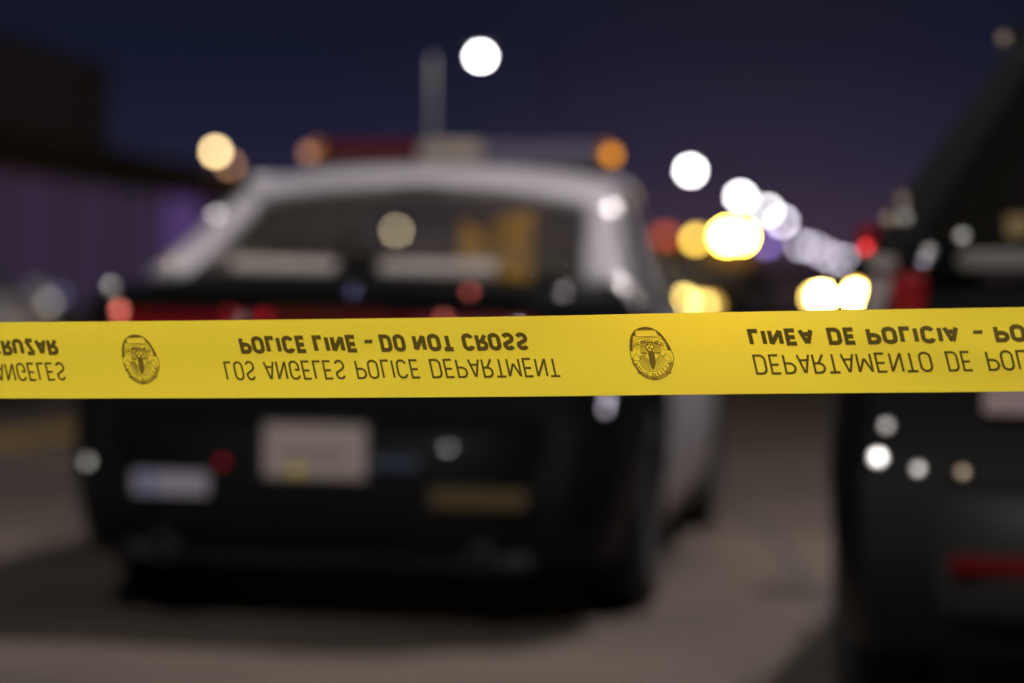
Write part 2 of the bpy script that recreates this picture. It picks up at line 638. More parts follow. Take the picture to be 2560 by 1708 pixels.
        patch(B(yw - .12), V(sgn * (hwv + .02), yw + .05, zw), V(sgn * hf, yf + .06, zf - .01), T(yf - .06), 3, 8, .01, .03, (-sgn, 0, 0)).build('front_pillar', rm, car, True)
        # cant rail keeps roof and glass together
        MB().tube([T(yr), T((yr + yf) / 2) + V(0, 0, G['crown'] * .35), T(yf)], .03, 8).build('roof_rail', rm, car, True)
        mi = MB()
        mi.ball((sgn * (interp(hw_t, yw - .3) + .12), yw - .28, interp(belt_t, yw - .3) + .07), .095, 14, 8, .75)
        mi.tube([(sgn * (interp(hw_t, yw - .3) * .88), yw - .24, interp(belt_t, yw - .3) + .02), (sgn * (interp(hw_t, yw - .3) + .08), yw - .26, interp(belt_t, yw - .3) + .06)], .03, 8)
        mi.build('door_mirror', bp, car, True)
    patch(V(-hwv, yw, zw), V(hwv, yw, zw), V(hf - .02, yf + .02, zf), V(-hf + .02, yf + .02, zf), 12, 8, .05, .006, (0, -1, 0)).build('windscreen', 'glass_clear', car, True)
    # cabin
    MB().box((0, yb + .34, zb - .075), (hb * 1.75, .52, .03)).build('parcel_shelf', 'shelf', car)
    for sx_ in (-.37, .37):
        sb = MB()
        sb.box((sx_, d1 + .35, .80), (.50, .14, .62))
        so = sb.build('seat', 'seat', car, bevel=.05)
        MB().box((sx_, d1 + .33, zr - .33), (.27, .10, .17)).build('headrest', 'seat', so, bevel=.04)
    MB().box((0, yb + .62, .82), (1.3, .16, .52)).build('rear_bench', 'seat', car, bevel=.05)
    MB().box((0, yw - .25, zw - .12), (hwv * 1.8, .4, .16)).build('dashboard', 'seat', car, bevel=.04)
    # wheels
    for wy in wheels_y:
        for sgn in (-1, 1):
            add_wheel(car, sgn * (interp(hw_t, wy) - S['ww'] / 2 - .015), wy, r, S['ww'], sgn)
            hs = MB()
            rows = []
            for k in range(13):
                a = math.pi * k / 12
                rows.append([(sgn * xx, wy + ar * 1.0 * math.cos(a), r + ar * 1.0 * math.sin(a)) for xx in (interp(hw_t, wy) * .60, interp(hw_t, wy) * .96)])
            hs.grid(rows)
            hs.build('wheel_arch', 'under', car)
    return car, pt, section

def bumper(car, S, m, z0, z1, out, hw, hw_turn):
    rows = []
    prof = [(.03, 0), (0, .10), (-.03, .35), (-.03, .65), (0, .90), (.05, 1.0)]
    plan = []
    for k in range(21):
        u = -1 + 2 * k / 20
        x = u * hw
        y = -out + (out + hw_turn) * abs(u) ** 5
        plan.append((x, y))
    for dy, q in prof:
        rows.append([(x * (1 - .03 * abs(dy) * 10), y + dy * (1 - .5 * abs(x / hw)), z0 + (z1 - z0) * q) for x, y in plan])
    g = MB().grid(rows)
    o = g.build('bumper', m, car, True)
    s = o.modifiers.new('solid', 'SOLIDIFY')
    s.thickness = .02
    s.offset = -1
    return o

# --- the black and white police saloon
SAL = dict(name='police_car', loc=(-.575, 7.40, 0), rz=R(-9.0), len=5.05, wr=.345, ww=.235, wheels=(1.08, 4.02), sill=.235,
    hw=[(0, .77), (.05, .81), (.14, .855), (.35, .90), (.7, .925), (1.2, .945), (2.5, .95), (3.6, .945), (4.3, .915), (4.75, .84), (4.95, .74), (5.05, .62)],
    top=[(0, 1.085), (.25, 1.12), (.85, 1.14), (3.5, 1.03), (4.1, .98), (4.7, .88), (5.05, .76)],
    belt=[(0, 1.035), (.25, 1.06), (.8, 1.07), (1.5, 1.01), (3.4, .95), (4.2, .90), (4.8, .80), (5.05, .68)],
    tail=[(.2, .16), (.32, .05), (.48, .015), (.56, .03), (.64, .075), (.9, .06), (1.04, .0), (1.1, .05)],
    doors=(1.42, 2.42, 3.50), deck=(.86, 3.78), body_mat='black_paint', door_mat='white_paint', roof_mat='white_paint', pillar_mat='white_paint',
    handle_mat='dark_plastic', glass='glass', glass_side='glass_side',
    green=dict(yb=.84, hb=.795, zb=1.125, yr=1.66, hr=.680, zr=1.470, yf=2.95, hf=.610, zf=1.475, yw=3.86, hw=.66, zw=1.0, crown=.065, inset=.11,
               header=.20, bulge=.075, side=(1.36, 1.86)))
car, pt, section = make_car(SAL)
tag(car, 'black police saloon with white roof and light bar, parked behind the yellow tape', 'police car')
bump = bumper(car, SAL, 'black_paint', .29, .70, .05, .80, .20)
# lower valance and exhausts
MB().box((0, .12, .28), (1.30, .12, .12)).build('valance', 'dark_plastic', car, bevel=.03)
for sg in (-1, 1):
    MB().lathe([(.030, .0), (.042, .0), (.045, .16), (.036, .16), (.033, .02)], (sg * .50, -.03, .27), 'y', 18).build('exhaust_pipe', 'pipe', car, True)
# tail lamps: wide red clusters joined by a strip, each with its own reversing window
for sg in (-1, 1):
    rows = []
    for q in range(6):
        z = .865 + .165 * q / 5
        row = []
        for k in range(11):
            t = k / 10
            x = .22 + .60 * t
            y = .055 + .0 * t + max(0, t - .72) ** 1.5 * 1.5 - .03 * math.sin(math.pi * q / 5)
            row.append((sg * x, y - .02, z))
        rows.append(row)
    g = MB().grid(rows)
    tl = g.build('tail_lamp', 'red_lens', car, True)
    s = tl.modifiers.new('solid', 'SOLIDIFY')
    s.thickness = .03
    MB().box((sg * .33, .012, .905), (.10, .012, .06)).build('reversing_window', 'clear_lens', tl, bevel=.004)
MB().box((0, .03, .95), (.42, .03, .13)).build('lamp_strip', 'red_dim', car, bevel=.008)
# registration plate with its print
pl = MB().box((0, -.098, .585), (.312, .010, .158)).build('license_plate', 'plate', car, bevel=.004)
# (lettering on the plate cannot be read in the photograph: only the row of blurred dark marks is there)
g = MB()
for k, wd in enumerate((.022, .022, .018, .022, .022, .018)):
    g.box((-.085 + k * .034, -.1045, .575), (wd, .002, .055))
g.build('plate_mark', mat('plate_mark_paint', (.20, .16, .18), .5), pl)
MB().box((-.055, -.1045, .528), (.042, .002, .034)).build('registration_tab', 'yellow_tab', pl)
MB().box((0, -.092, .585), (.34, .010, .185)).build('plate_frame', 'dark_plastic', car, bevel=.004)
# bumper stickers
st = MB().box((-.455, -.083, .475), (.235, .004, .068)).build('bumper_sticker', 'sticker_white', car)
st['label'] = 'white bumper sticker with a dark blue emblem'
MB().box((-.525, -.0865, .475), (.030, .002, .050)).build('emblem', 'sticker_blue', st)
st = MB().box((.500, -.079, .455), (.290, .004, .055)).build('bumper_sticker', 'sticker_gold', car)
st['label'] = 'dull gold bumper sticker'
MB().box((.22, -.086, .555), (.20, .004, .035)).build('trim_badge', mat('blue_badge', (.02, .035, .07), .4), car, bevel=.003)
# boot lid line and spoiler lip
MB().box((0, .015, 1.075), (1.30, .04, .022)).build('boot_lip', 'black_paint', car, bevel=.008)
# pale boxes standing at the foot of the back glass
M['deck_box_white'] = mat('deck_box_white', (.66, .58, .54), .6)
for x0, wd in ((-.33, .36), (.205, .40)):
    MB().box((x0, .765, 1.152), (wd, .05, .042)).build('deck_box', 'deck_box_white', car, bevel=.012)
MB().box((-.56, 1.0, 1.17), (.14, .06, .07)).build('deck_box', mat('deck_box_grey', (.35, .30, .31), .5), car, bevel=.012)
# light bar
lb = MB().box((0, 2.36, 1.575), (1.20, .26, .035)).build('light_bar', 'dark_plastic', car, bevel=.012)
for x0, x1, m in ((-.60, -.565, 'amber_lens'), (-.56, -.165, 'bar_red'), (-.16, .085, 'clear_lens'), (.09, .56, 'blue_lens'), (.565, .60, 'amber_lens')):
    o = MB().box(((x0 + x1) / 2, 2.36, 1.630), (x1 - x0, .24, .075)).build('lens', m, lb, bevel=.015)
    o['label'] = {'amber_lens': 'amber end lens', 'bar_red': 'red lens', 'clear_lens': 'clear middle lens', 'blue_lens': 'dark blue lens'}[m]
for sg, st_, mc in ((-1, 1.1, (1, .45, .28)), (1, 2.7, (1, .36, .02))):
    MB().ball((sg * .612, 2.24, 1.620), .022, 12, 8).build('end_glint', glow('amber_glint_glow', mc, st_), lb, True)  # glowing balls standing in for reflections in the amber end lenses
for sg in (-.45, .45):
    MB().box((sg, 2.36, 1.565), (.05, .2, .07)).build('mount', 'dark_plastic', lb)
# roof antenna
an = MB().tube([(-.06, 1.98, 1.52), (-.06, 1.98, 1.62), (-.06, 1.97, 1.98)], [.011, .008, .009], 10).build('antenna', 'antenna_white', car, True)

# --- silver saloon across the centre line
SIL = dict(SAL)
SIL.update(name='parked_car', loc=(-5.65, 17.3, 0), rz=R(-8.5), body_mat='silver_paint', door_mat='silver_paint', roof_mat='silver_paint',
           pillar_mat='dark_plastic', handle_mat='silver_paint')
sil, _, _ = make_car(SIL)
tag(sil, 'pale silver saloon standing on the far left beyond the yellow centre lines', 'car')
bumper(sil, SIL, 'silver_paint', .29, .70, .05, .80, .20)
for sg in (-1, 1):
    tl = MB().box((sg * .58, .02, .93), (.36, .05, .15)).build('tail_lamp', 'red_dim', sil, bevel=.02)
MB().box((0, -.09, .60), (.31, .01, .155)).build('license_plate', 'plate', sil)

# --- dark SUV at the right edge
SUV = dict(name='suv', loc=(1.585, 5.18, 0), rz=R(-14.0), len=4.95, wr=.375, ww=.245, wheels=(.98, 3.85), sill=.28,
    hw=[(0, .83), (.05, .87), (.14, .90), (.35, .94), (.8, .97), (1.4, .985), (3.6, .98), (4.3, .94), (4.7, .86), (4.95, .66)],
    top=[(0, 1.12), (.2, 1.16), (3.5, 1.18), (4.1, 1.14), (4.6, 1.04), (4.95, .88)],
    belt=[(0, 1.08), (.3, 1.10), (2.0, 1.08), (3.6, 1.06), (4.4, .98), (4.95, .80)],
    tail=[(.2, .14), (.34, .02), (.50, .0), (.66, .03), (.72, .09), (.95, .06), (1.10, .05)],
    doors=(1.36, 2.34, 3.42), deck=(.10, 3.66), body_mat='black_paint', door_mat='black_paint', roof_mat='under', pillar_mat='under',
    handle_mat='dark_plastic', glass='glass_dark', glass_side='glass_dark',
    green=dict(yb=.08, hb=.86, zb=1.13, yr=.58, hr=.52, zr=1.72, yf=2.75, hf=.55, zf=1.75, yw=3.74, hw=.80, zw=1.14, crown=.07, inset=.10,
               header=.10, bulge=.05, side=(.45, .72)))
suv, _, _ = make_car(SUV)
tag(suv, 'dark SUV cut off by the right edge, with red tail lamp and red bumper reflector', 'SUV')
bumper(suv, SUV, 'grey_plastic', .36, .68, .05, .87, .22)
for sg in (-1, 1):
    g = MB().box((sg * .735, .075, 1.03), (.085, .07, .21))
    tl = g.build('tail_lamp', 'red_lens', suv, bevel=.02)
    MB().box((sg * .80, .115, 1.09), (.07, .06, .17)).build('reversing_window', mat('clear_lamp', (.24, .20, .20), .3), tl, bevel=.015)
    MB().box((sg * .835, .13, 1.215), (.05, .06, .06)).build('upper_lens', 'red_lens', tl, bevel=.015)
    MB().box((sg * .48, -.058, .50), (.28, .014, .040)).build('bumper_reflector', 'red_reflector', suv, bevel=.005)
MB().box((0, .045, 1.165), (1.25, .03, .045)).build('hatch_trim', 'trim', suv, bevel=.008)
MB().box((-.40, .045, .868), (.33, .012, .085)).build('license_plate', mat('dull_plate', (.26, .19, .20), .6), suv, bevel=.004)
gd = mat('gold_decal', (.16, .10, .02), .5)
for k in range(4):
    MB().box((-.50 + .085 * k, .125, 1.245), (.055, .004, .05)).build('window_decal', gd, suv)

# --- small mirror domes added to make glints of the lamps on both cars
def glint_dome(owner, world_p, r_curv, m, cap=.013, name='trim_glint', lamp=KEY):
    p = Vector(world_p)
    h = ((lamp - p).normalized() + (Vector((0, 0, CAM_Z)) - p).normalized()).normalized()
    a = h.cross(Vector((0, 0, 1))).normalized()
    b = h.cross(a)
    rows = []
    for i in range(7):
        rr = cap * i / 6 + 1e-5
        z = math.sqrt(r_curv ** 2 - rr ** 2) - r_curv
        rows.append([p + a * rr * math.cos(2 * math.pi * k / 16) + b * rr * math.sin(2 * math.pi * k / 16) + h * z for k in range(16)])
    z = math.sqrt(r_curv ** 2 - cap ** 2) - r_curv
    rows.append([p + a * cap * math.cos(2 * math.pi * k / 16) + b * cap * math.sin(2 * math.pi * k / 16) + h * (z - .02) for k in range(16)])
    inv = Matrix.LocRotScale(owner.location, owner.rotation_euler, None).inverted()
    rows = [[inv @ q for q in row] for row in rows]
    return MB().grid(rows, True).build(name, m, owner, True)
for own, lst in ((car, [
        # world position, curvature radius, finish, lamp, name
        ((-1.060, 8.60, 1.335), 0.058, 'chrome', KEY, 'trim_glint'), ((-1.184, 8.39, 1.160), 0.041, 'chrome_gold', KEY, 'trim_glint'),
        ((-1.275, 7.68, 1.075), 0.038, 'chrome', KEY, 'trim_glint'), ((.350, 8.72, 1.385), 0.125, 'chrome', KEY, 'trim_glint'),
        ((.372, 8.10, 1.108), 0.058, 'chrome', KEY, 'trim_glint'), ((.351, 8.095, 1.130), 0.041, 'chrome', KEY, 'trim_glint'),
        ((.414, 8.105, 1.056), 0.034, 'chrome', KEY, 'trim_glint'), ((.157, 7.515, 1.080), 0.029, 'chrome', KEY, 'trim_glint'),
        ((-.485, 7.375, 1.074), 0.024, 'chrome_blue', KEY, 'trim_glint'), ((-.128, 7.318, 1.080), 0.031, 'chrome_red', KEY, 'trim_glint'),
        ((-1.217, 7.49, .998), 0.110, 'chrome_red', REAR, 'lens_glint'), ((-.211, 7.335, .994), 0.054, 'chrome_red', REAR, 'lens_glint'),
        ((-.869, 7.43, 1.000), 0.034, 'chrome_deep_red', REAR, 'lens_glint'), ((-.759, 7.41, .990), 0.048, 'chrome_deep_red', REAR, 'lens_glint'),
        ((-1.322, 7.545, .525), 0.045, 'chrome', REAR, 'bumper_glint'), ((-.878, 7.365, .543), 0.034, 'chrome_deep_red', REAR, 'bumper_glint'),
        ((.299, 7.455, .766), 0.058, 'chrome_lilac', REAR, 'trim_glint'), ((.290, 7.445, .722), 0.051, 'chrome_lilac', REAR, 'trim_glint')]),
     (suv, [
        ((.826, 5.42, .722), 0.105, 'chrome', REAR, 'bumper_glint'), ((.845, 5.43, .793), 0.034, 'chrome', REAR, 'trim_glint'),
        ((.912, 5.395, .699), 0.038, 'chrome', REAR, 'bumper_glint'), ((1.007, 5.37, .695), 0.029, 'chrome_gold', REAR, 'bumper_glint'),
        ((1.012, 5.465, 1.220), 0.027, 'chrome', REAR, 'trim_glint'), ((1.003, 5.415, 1.164), 0.029, 'chrome', REAR, 'trim_glint'),
        ((.937, 5.460, 1.186), 0.024, 'chrome', REAR, 'trim_glint'), ((.924, 5.447, 1.163), 0.024, 'chrome_lilac', REAR, 'trim_glint'),
        ((.885, 5.49, 1.262), 0.021, 'chrome', REAR, 'trim_glint'), ((.848, 5.49, 1.259), 0.021, 'chrome_gold', REAR, 'trim_glint'),
        ((.880, 5.51, 1.305), 0.018, 'chrome_gold', REAR, 'trim_glint'), ((1.135, 5.66, 1.690), 0.014, 'chrome_gold', REAR, 'trim_glint'),
        ((.795, 5.46, 1.192), 0.051, 'chrome_scarlet', REAR, 'lens_glint')])):
    for wp, rc, fin, lamp, nm in lst:
        glint_dome(own, wp, rc, M[fin], max(.013, rc * .16), nm, lamp)

# ------------------------------------------------------------------ the police tape
TO = Vector((-0.51243, 2.42, 0.0))
TU = Vector((0.97096, -0.23924, 0.0))
TN = Vector((TU.y, -TU.x, 0.0))      # towards the camera
ZT = [(-2.5, .985), (-.5, 1.0262), (0, 1.0396), (.25, 1.0468), (.527, 1.0556), (.705, 1.0629), (1.003, 1.0735), (1.5, 1.0925), (3.2, 1.16)]
WID = .0762
def zsm(s):
    return (interp(ZT, s - .06) + interp(ZT, s) + interp(ZT, s + .06)) / 3
def tape_pt(s, z, lift=0.0):
    wob = .0012 * math.sin(s * 9 + 1.0) + .0008 * math.sin(s * 23)
    q = (zsm(s) - z) / WID
    wob += .0006 * math.sin(q * 6.3 + s * 3.0) + .0028 * math.exp(-((s - .80 - q * .2) / .10) ** 2) * math.sin(q * 5.0) + .0010 * math.exp(-((s - .52 + q * .15) / .05) ** 2)
    return TO + TU * s + Vector((0, 0, z)) + TN * (lift + wob)
g = MB()
rows = []
NS = 1400
for i in range(NS + 1):
    s = -2.5 + 5.7 * i / NS
    zt = zsm(s)
    rows.append([tape_pt(s, zt - WID * k / 20) for k in range(21)])
g.grid(rows)
tape = g.build('barrier_tape', 'tape', None, True, fix=False)
tag(tape, 'yellow plastic police barrier tape stretched across the view, its dark print upside down', 'barrier tape')

def arc(cx, cy_, rx, ry, a0, a1, n=9):
    return [(cx + rx * math.cos(R(a0 + (a1 - a0) * i / n)), cy_ + ry * math.sin(R(a0 + (a1 - a0) * i / n))) for i in range(n + 1)]

def glyph(ch, bold):
    """stroke centre lines in a box of height 1; returns width, [(points, closed)]"""
    W = .58 if bold else .56
    r = W * .5
    q = .255
    if ch == 'I': return .0, [([(0, 0), (0, 1)], 0)]
    if ch == '-': return .36, [([(0, .40), (.36, .40)], 0)]
    if ch == 'L': return W * .80, [([(0, 1), (0, 0), (W * .80, 0)], 0)]
    if ch == 'E': return W * .82, [([(W * .82, 1), (0, 1), (0, 0), (W * .82, 0)], 0), ([(0, .52), (W * .74, .52)], 0)]
    if ch == 'F': return W * .80, [([(W * .80, 1), (0, 1), (0, 0)], 0), ([(0, .5), (W * .70, .5)], 0)]
    if ch == 'T': return W, [([(0, 1), (W, 1)], 0), ([(r, 1), (r, 0)], 0)]
    if ch == 'A': return W * 1.1, [([(0, 0), (r * 1.1 - .02, 1)], 0), ([(r * 1.1 + .02, 1), (W * 1.1, 0)], 0), ([(W * .20, .30), (W * .90, .30)], 0)]
    if ch == 'V': return W * 1.05, [([(0, 1), (r * 1.05 - .02, 0)], 0), ([(r * 1.05 + .02, 0), (W * 1.05, 1)], 0)]
    if ch == 'N': return W, [([(0, 0), (0, 1)], 0), ([(.01, .99), (W - .01, .01)], 0), ([(W, 0), (W, 1)], 0)]
    if ch == 'M': return W * 1.25, [([(0, 0), (0, 1)], 0), ([(.01, .99), (r * 1.25, .26)], 0), ([(r * 1.25, .26), (W * 1.25 - .01, .99)], 0), ([(W * 1.25, 1), (W * 1.25, 0)], 0)]
    if ch == 'Z': return W * .92, [([(0, 1), (W * .92, 1)], 0), ([(W * .92 - .03, .99), (.03, .01)], 0), ([(0, 0), (W * .92, 0)], 0)]
    if ch == 'U': return W, [([(0, 1)] + arc(r, r * .9, r, r * .9, 180, 360) + [(W, 1)], 0)]
    if ch == 'O': return W, [(arc(r, 1 - q, r, q, 0, 180) + arc(r, q, r, q, 180, 360), 1)]
    if ch == 'D': return W, [([(0, 0), (0, 1)] + arc(W - q, 1 - q, q, q, 90, 0) + arc(W - q, q, q, q, 0, -90), 1)]
    if ch == 'C': return W * .95, [(arc(r * .95, 1 - q, r * .95, q, 12, 180) + arc(r * .95, q, r * .95, q, 180, 348), 0)]
    if ch == 'G': return W, [(arc(r, 1 - q, r, q, 14, 180) + arc(r, q, r, q, 180, 360) + [(W, .48), (r * 1.1, .48)], 0)]
    if ch == 'P': return W * .95, [([(0, 0), (0, 1)] + arc(W * .95 - .27, .73, .27, .27, 90, -90) + [(0, .46)], 0)]
    if ch == 'R': return W * .98, [([(0, 0), (0, 1)] + arc(W * .95 - .26, .74, .26, .26, 90, -90) + [(0, .48)], 0), ([(W * .45, .48), (W * .98, 0)], 0)]
    if ch == 'S': return W * .95, [(arc(r * .95, .755, r * .92, .245, 20, 200, 8) + arc(r * .95, .245, r * .95, .265, 75, -160, 10), 0)]
    return W, []

def ribbon(pts, hw, closed, emit):
    """constant width stroke with mitred joins"""
    P = [Vector((a, b)) for a, b in pts]
    n = len(P)
    Ls, Rs = [], []
    for i in range(n):
        a = P[i - 1] if (i > 0 or closed) else None
        c = P[(i + 1) % n] if (i < n - 1 or closed) else None
        d0 = (P[i] - a) if a is not None else None
        d1 = (c - P[i]) if c is not None else None
        if d0 is not None and d0.length < 1e-7: d0 = d1
        if d1 is not None and d1.length < 1e-7: d1 = d0
        d0 = d1 if d0 is None else d0
        d1 = d0 if d1 is None else d1
        d0 = d0.normalized()
        d1 = d1.normalized()
        n0, n1 = Vector((-d0.y, d0.x)), Vector((-d1.y, d1.x))
        m = n0 + n1
        if m.length < .2:
            m = n0
        m.normalize()
        k = hw / max(.74, m.dot(n0))
        Ls.append(P[i] + m * k)
        Rs.append(P[i] - m * k)
    for i in range(n if closed else n - 1):
        j = (i + 1) % n
        emit([Ls[i], Ls[j], Rs[j], Rs[i]])

def quad_sink(mb, fn):
    def e(ps):
        n0 = len(mb.v)
        mb.v += [tuple(fn(p)) for p in ps]
        mb.f.append(tuple(range(n0, n0 + len(ps))))
    return e

def word_layout(word, bold):
    hw = .126 if bold else .060
    gap = .13 if bold else .17
    out, x = [], 0.0
    if word == '-':
        return [(0.0, glyph('-', bold)[1])], .36, hw * .8
    for i, ch in enumerate(word):
        wd, st_ = glyph(ch, bold)
        if i and (ch in 'AT' or word[i - 1] in 'LAFTPR'):
            x -= .08
        out.append((x + hw, st_))
        x += wd + 2 * hw + gap
    return out, x - gap, hw

SHEAR = .25
WORDS = [
 [('POLICE', 1, .2519, .325, 1.0312, 1.0337, 1.0136, 1.0163), ('LINE', 1, .3274, .3766, 1.0338, 1.0355, 1.0163, 1.0181),
  ('-', 1, .3813, .3892, 1.0356, 1.0359, 1.0183, 1.0186), ('DO', 1, .3947, .424, 1.0361, 1.0371, 1.0188, 1.0198),
  ('NOT', 1, .4276, .4727, 1.0372, 1.0387, 1.0199, 1.0216), ('CROSS', 1, .4766, .5452, 1.0389, 1.0412, 1.0217, 1.0242)],
 [('LOS', 0, .2368, .2723, 1.0064, 1.0076, .9872, .9885), ('ANGELES', 0, .2773, .3644, 1.0078, 1.0108, .9887, .9919),
  ('POLICE', 0, .3707, .439, 1.011, 1.0134, .9921, .9946), ('DEPARTMENT', 0, .4452, .5768, 1.0136, 1.0182, .9948, .9996)],
 [('LINEA', 1, .7514, .8164, 1.0486, 1.0511, 1.0323, 1.0348), ('DE', 1, .8245, .8549, 1.0514, 1.0525, 1.0351, 1.0363),
  ('POLICIA', 1, .8602, .948, 1.0527, 1.0561, 1.0365, 1.0399), ('-', 1, .9579, .9662, 1.0565, 1.0568, 1.0403, 1.0406),
  ('POR', 1, .9744, 1.0222, 1.0571, 1.059, 1.0409, 1.0428), ('FAVOR', 1, 1.0274, 1.0924, 1.0591, 1.0616, 1.043, 1.0455)],
 [('DEPARTAMENTO', 0, .7567, .9242, 1.0251, 1.0319, 1.0061, 1.013), ('DE', 0, .9325, .9595, 1.0323, 1.0334, 1.0133, 1.0144),
  ('POLICIA', 0, .9681, 1.0458, 1.0337, 1.0369, 1.0148, 1.0179)],
 [('NO', 1, -.0433, -.0177, 1.022, 1.0228, 1.0047, 1.0057), ('CRUZAR', 1, -.0121, .0658, 1.023, 1.0254, 1.0059, 1.0088)],
 [('LOS', 0, -.0414, -.0125, .9974, .9985, .9786, .9798), ('ANGELES', 0, -.0069, .0736, .9987, 1.0018, .9801, .9835)],
]
for ln in WORDS:
    g = MB()
    for word, bold, s0, s1, za, zb_, zc, zd in ln:
        lay, wid, hw = word_layout(word, bold)
        h = za - zc
        sw = (s1 - s0 - SHEAR * h) if word != '-' else (s1 - s0)
        kx = sw / wid
        sw_m = hw * h                         # stroke half width in metres (by height)
        for x0, strokes in lay:
            for pts, closed in strokes:
                # metre space: x along the tape, y down the tape from the cap line (print is upside down)
                pm = []
                for gx, gy in pts:
                    xx = (x0 + gx) * kx
                    yy = hw * h + gy * (h - 2 * hw * h) if word != '-' else gy * h
                    pm.append((xx, yy))
                kw = (kx / h) if kx / h < 1 else 1
                def fn(p, s0=s0, s1=s1, za=za, zb_=zb_, word=word):
                    s = s0 + p.x + (SHEAR * p.y if word != '-' else 0)
                    t = (s - s0) / (s1 - s0)
                    return tape_pt(s, za + (zb_ - za) * t - p.y, .00035)
                ribbon(pm, sw_m * (.55 + .45 * kw), closed, quad_sink(g, fn))
    g.build('printed_lettering', 'ink', tape, False, fix=False)

# printed oval badge (drawn upside down like the lettering)
def badge(org, sx_, sz_, slope):
    U = 4.79e-5
    dark, pale = MB(), MB()
    def fn(p, lift=.00035):
        s = org[0] + (p.x) * U * sx_
        z = org[1] - (p.y) * U * sz_ + (p.x) * U * sx_ * slope
        return tape_pt(s, z, lift)
    D, Pp = quad_sink(dark, fn), quad_sink(pale, lambda p: fn(p, .00020))
    def poly(sink, pts):
        sink([Vector(p) for p in pts])
    def stroke(pts, wd, closed=0, sink=None):
        ribbon(pts, wd / 2, closed, sink or D)
    oval = [(290, 640), (298, 530), (325, 445), (385, 370), (470, 322), (590, 302), (700, 318), (790, 355), (880, 418), (950, 490), (1020, 590),
            (1080, 690), (1130, 790), (1168, 900), (1165, 990), (1140, 1090), (1100, 1185), (1020, 1262), (900, 1318), (790, 1332), (660, 1302),
            (530, 1232), (440, 1122), (365, 1010), (322, 900), (300, 780)]
    stroke(oval, 15, 1)
    # pale tint in the frame round the lower half of the shield
    outer = [(322, 900), (365, 1010), (440, 1122), (530, 1232), (660, 1302), (790, 1332), (900, 1318), (1020, 1262), (1100, 1185), (1140, 1090), (1165, 990)]
    inner = [(372, 905), (405, 1025), (478, 1135), (560, 1200), (680, 1256), (790, 1270), (890, 1258), (985, 1205), (1050, 1130), (1090, 1040), (1112, 960)]
    for k in range(len(outer) - 1):
        poly(Pp, [outer[k], outer[k + 1], inner[k + 1], inner[k]])
    stroke([(x * .45 + u * .55, y * .45 + v * .55) for (x, y), (u, v) in zip(outer, inner)], 7)
    # dark cap, left and right shoulders of the frame
    poly(D, [(395, 362), (470, 318), (590, 298), (590, 348), (400, 356)])
    poly(D, [(590, 298), (700, 314), (792, 352), (590, 348)])
    poly(D, [(385, 372), (400, 470), (352, 480), (300, 530), (330, 445)])
    poly(D, [(352, 480), (345, 640), (295, 640), (300, 530)])
    poly(D, [(345, 640), (355, 772), (304, 775), (295, 640)])
    poly(D, [(790, 355), (880, 420), (950, 492), (890, 480), (845, 455)])
    poly(D, [(890, 480), (950, 492), (1020, 592), (985, 600)])
    poly(D, [(985, 600), (1020, 592), (1082, 692), (1110, 755), (1058, 762)])
    stroke([(398, 365), (788, 357), (872, 478), (640, 484), (400, 494)], 9, 1)
    # banner with LOS ANGELES POLICE on a flat arch
    stroke([(330, 605), (440, 540), (640, 503), (850, 512), (1005, 590)], 9)
    stroke([(395, 690), (480, 630), (640, 590), (800, 600), (940, 660)], 7)
    def on_arc(text, p0, pm_, p1, h, wd, flip=1):
        n = len(text)
        for i, ch in enumerate(text):
            if ch == ' ':
                continue
            t = (i + .5) / n
            q = Vector(p0) * (1 - t) ** 2 + Vector(pm_) * 2 * t * (1 - t) + Vector(p1) * t * t
            dt = ((Vector(pm_) - Vector(p0)) * 2 * (1 - t) + (Vector(p1) - Vector(pm_)) * 2 * t).normalized()
            nn_ = Vector((-dt.y, dt.x))
            gw, st_ = glyph(ch, 0)
            for pts, closed in st_:
                ribbon([tuple(q + dt * ((gx - gw / 2) * h * .72) + nn_ * (gy * h)) for gx, gy in pts], wd / 2, closed, D)
    on_arc('LOS ANGELES POLICE', (355, 640), (655, 455), (1000, 630), 62, 12)
    on_arc('POLICE OFFICER', (430, 985), (720, 1450), (1085, 960), 72, 13)
    # city hall tower, its round head and the two wings
    poly(D, [(650, 775), (775, 775), (800, 900), (675, 900)])
    poly(D, [(675, 900), (800, 900), (815, 1000), (800, 1060), (722, 1060), (692, 990)])
    poly(D, [(722, 1060), (800, 1060), (775, 1140), (755, 1140)])
    stroke([(690 + 78 * math.cos(2 * math.pi * k / 18), 690 + 88 * math.sin(2 * math.pi * k / 18)) for k in range(18)], 20, 1)
    for a, b, rr in ((650, 640, 22), (710, 650, 20), (680, 700, 24), (725, 730, 18), (650, 745, 18)):
        poly(D, [(a + rr * math.cos(2 * math.pi * k / 8), b + rr * math.sin(2 * math.pi * k / 8)) for k in range(8)])
    for x in range(505, 640, 21):
        stroke([(x, 715), (x + 8, 805)], 9)
    for x in range(785, 915, 21):
        stroke([(x, 715), (x + 5, 800)], 9)
    stroke([(515, 808), (640, 815)], 22)
    stroke([(790, 808), (905, 808)], 22)
    stroke([(470, 660), (610, 620)], 8)
    stroke([(770, 625), (915, 655)], 8)
    poly(Pp, [(475, 655), (615, 640), (625, 712), (500, 715)])
    poly(Pp, [(775, 640), (915, 655), (910, 712), (785, 715)])
    # rays
    for k in range(26):
        a = R(8 + 164 * k / 25)
        if abs(a - R(86)) < R(7):
            continue
        r0, r1x, r1y = 150, 255, 330
        x0, y0 = 735 + r0 * math.cos(a) * .9, 820 + r0 * math.sin(a) * .9
        x1, y1 = 735 + r1x * math.cos(a), 830 + r1y * math.sin(a)
        stroke([(x0, y0), (x1, y1)], 8)
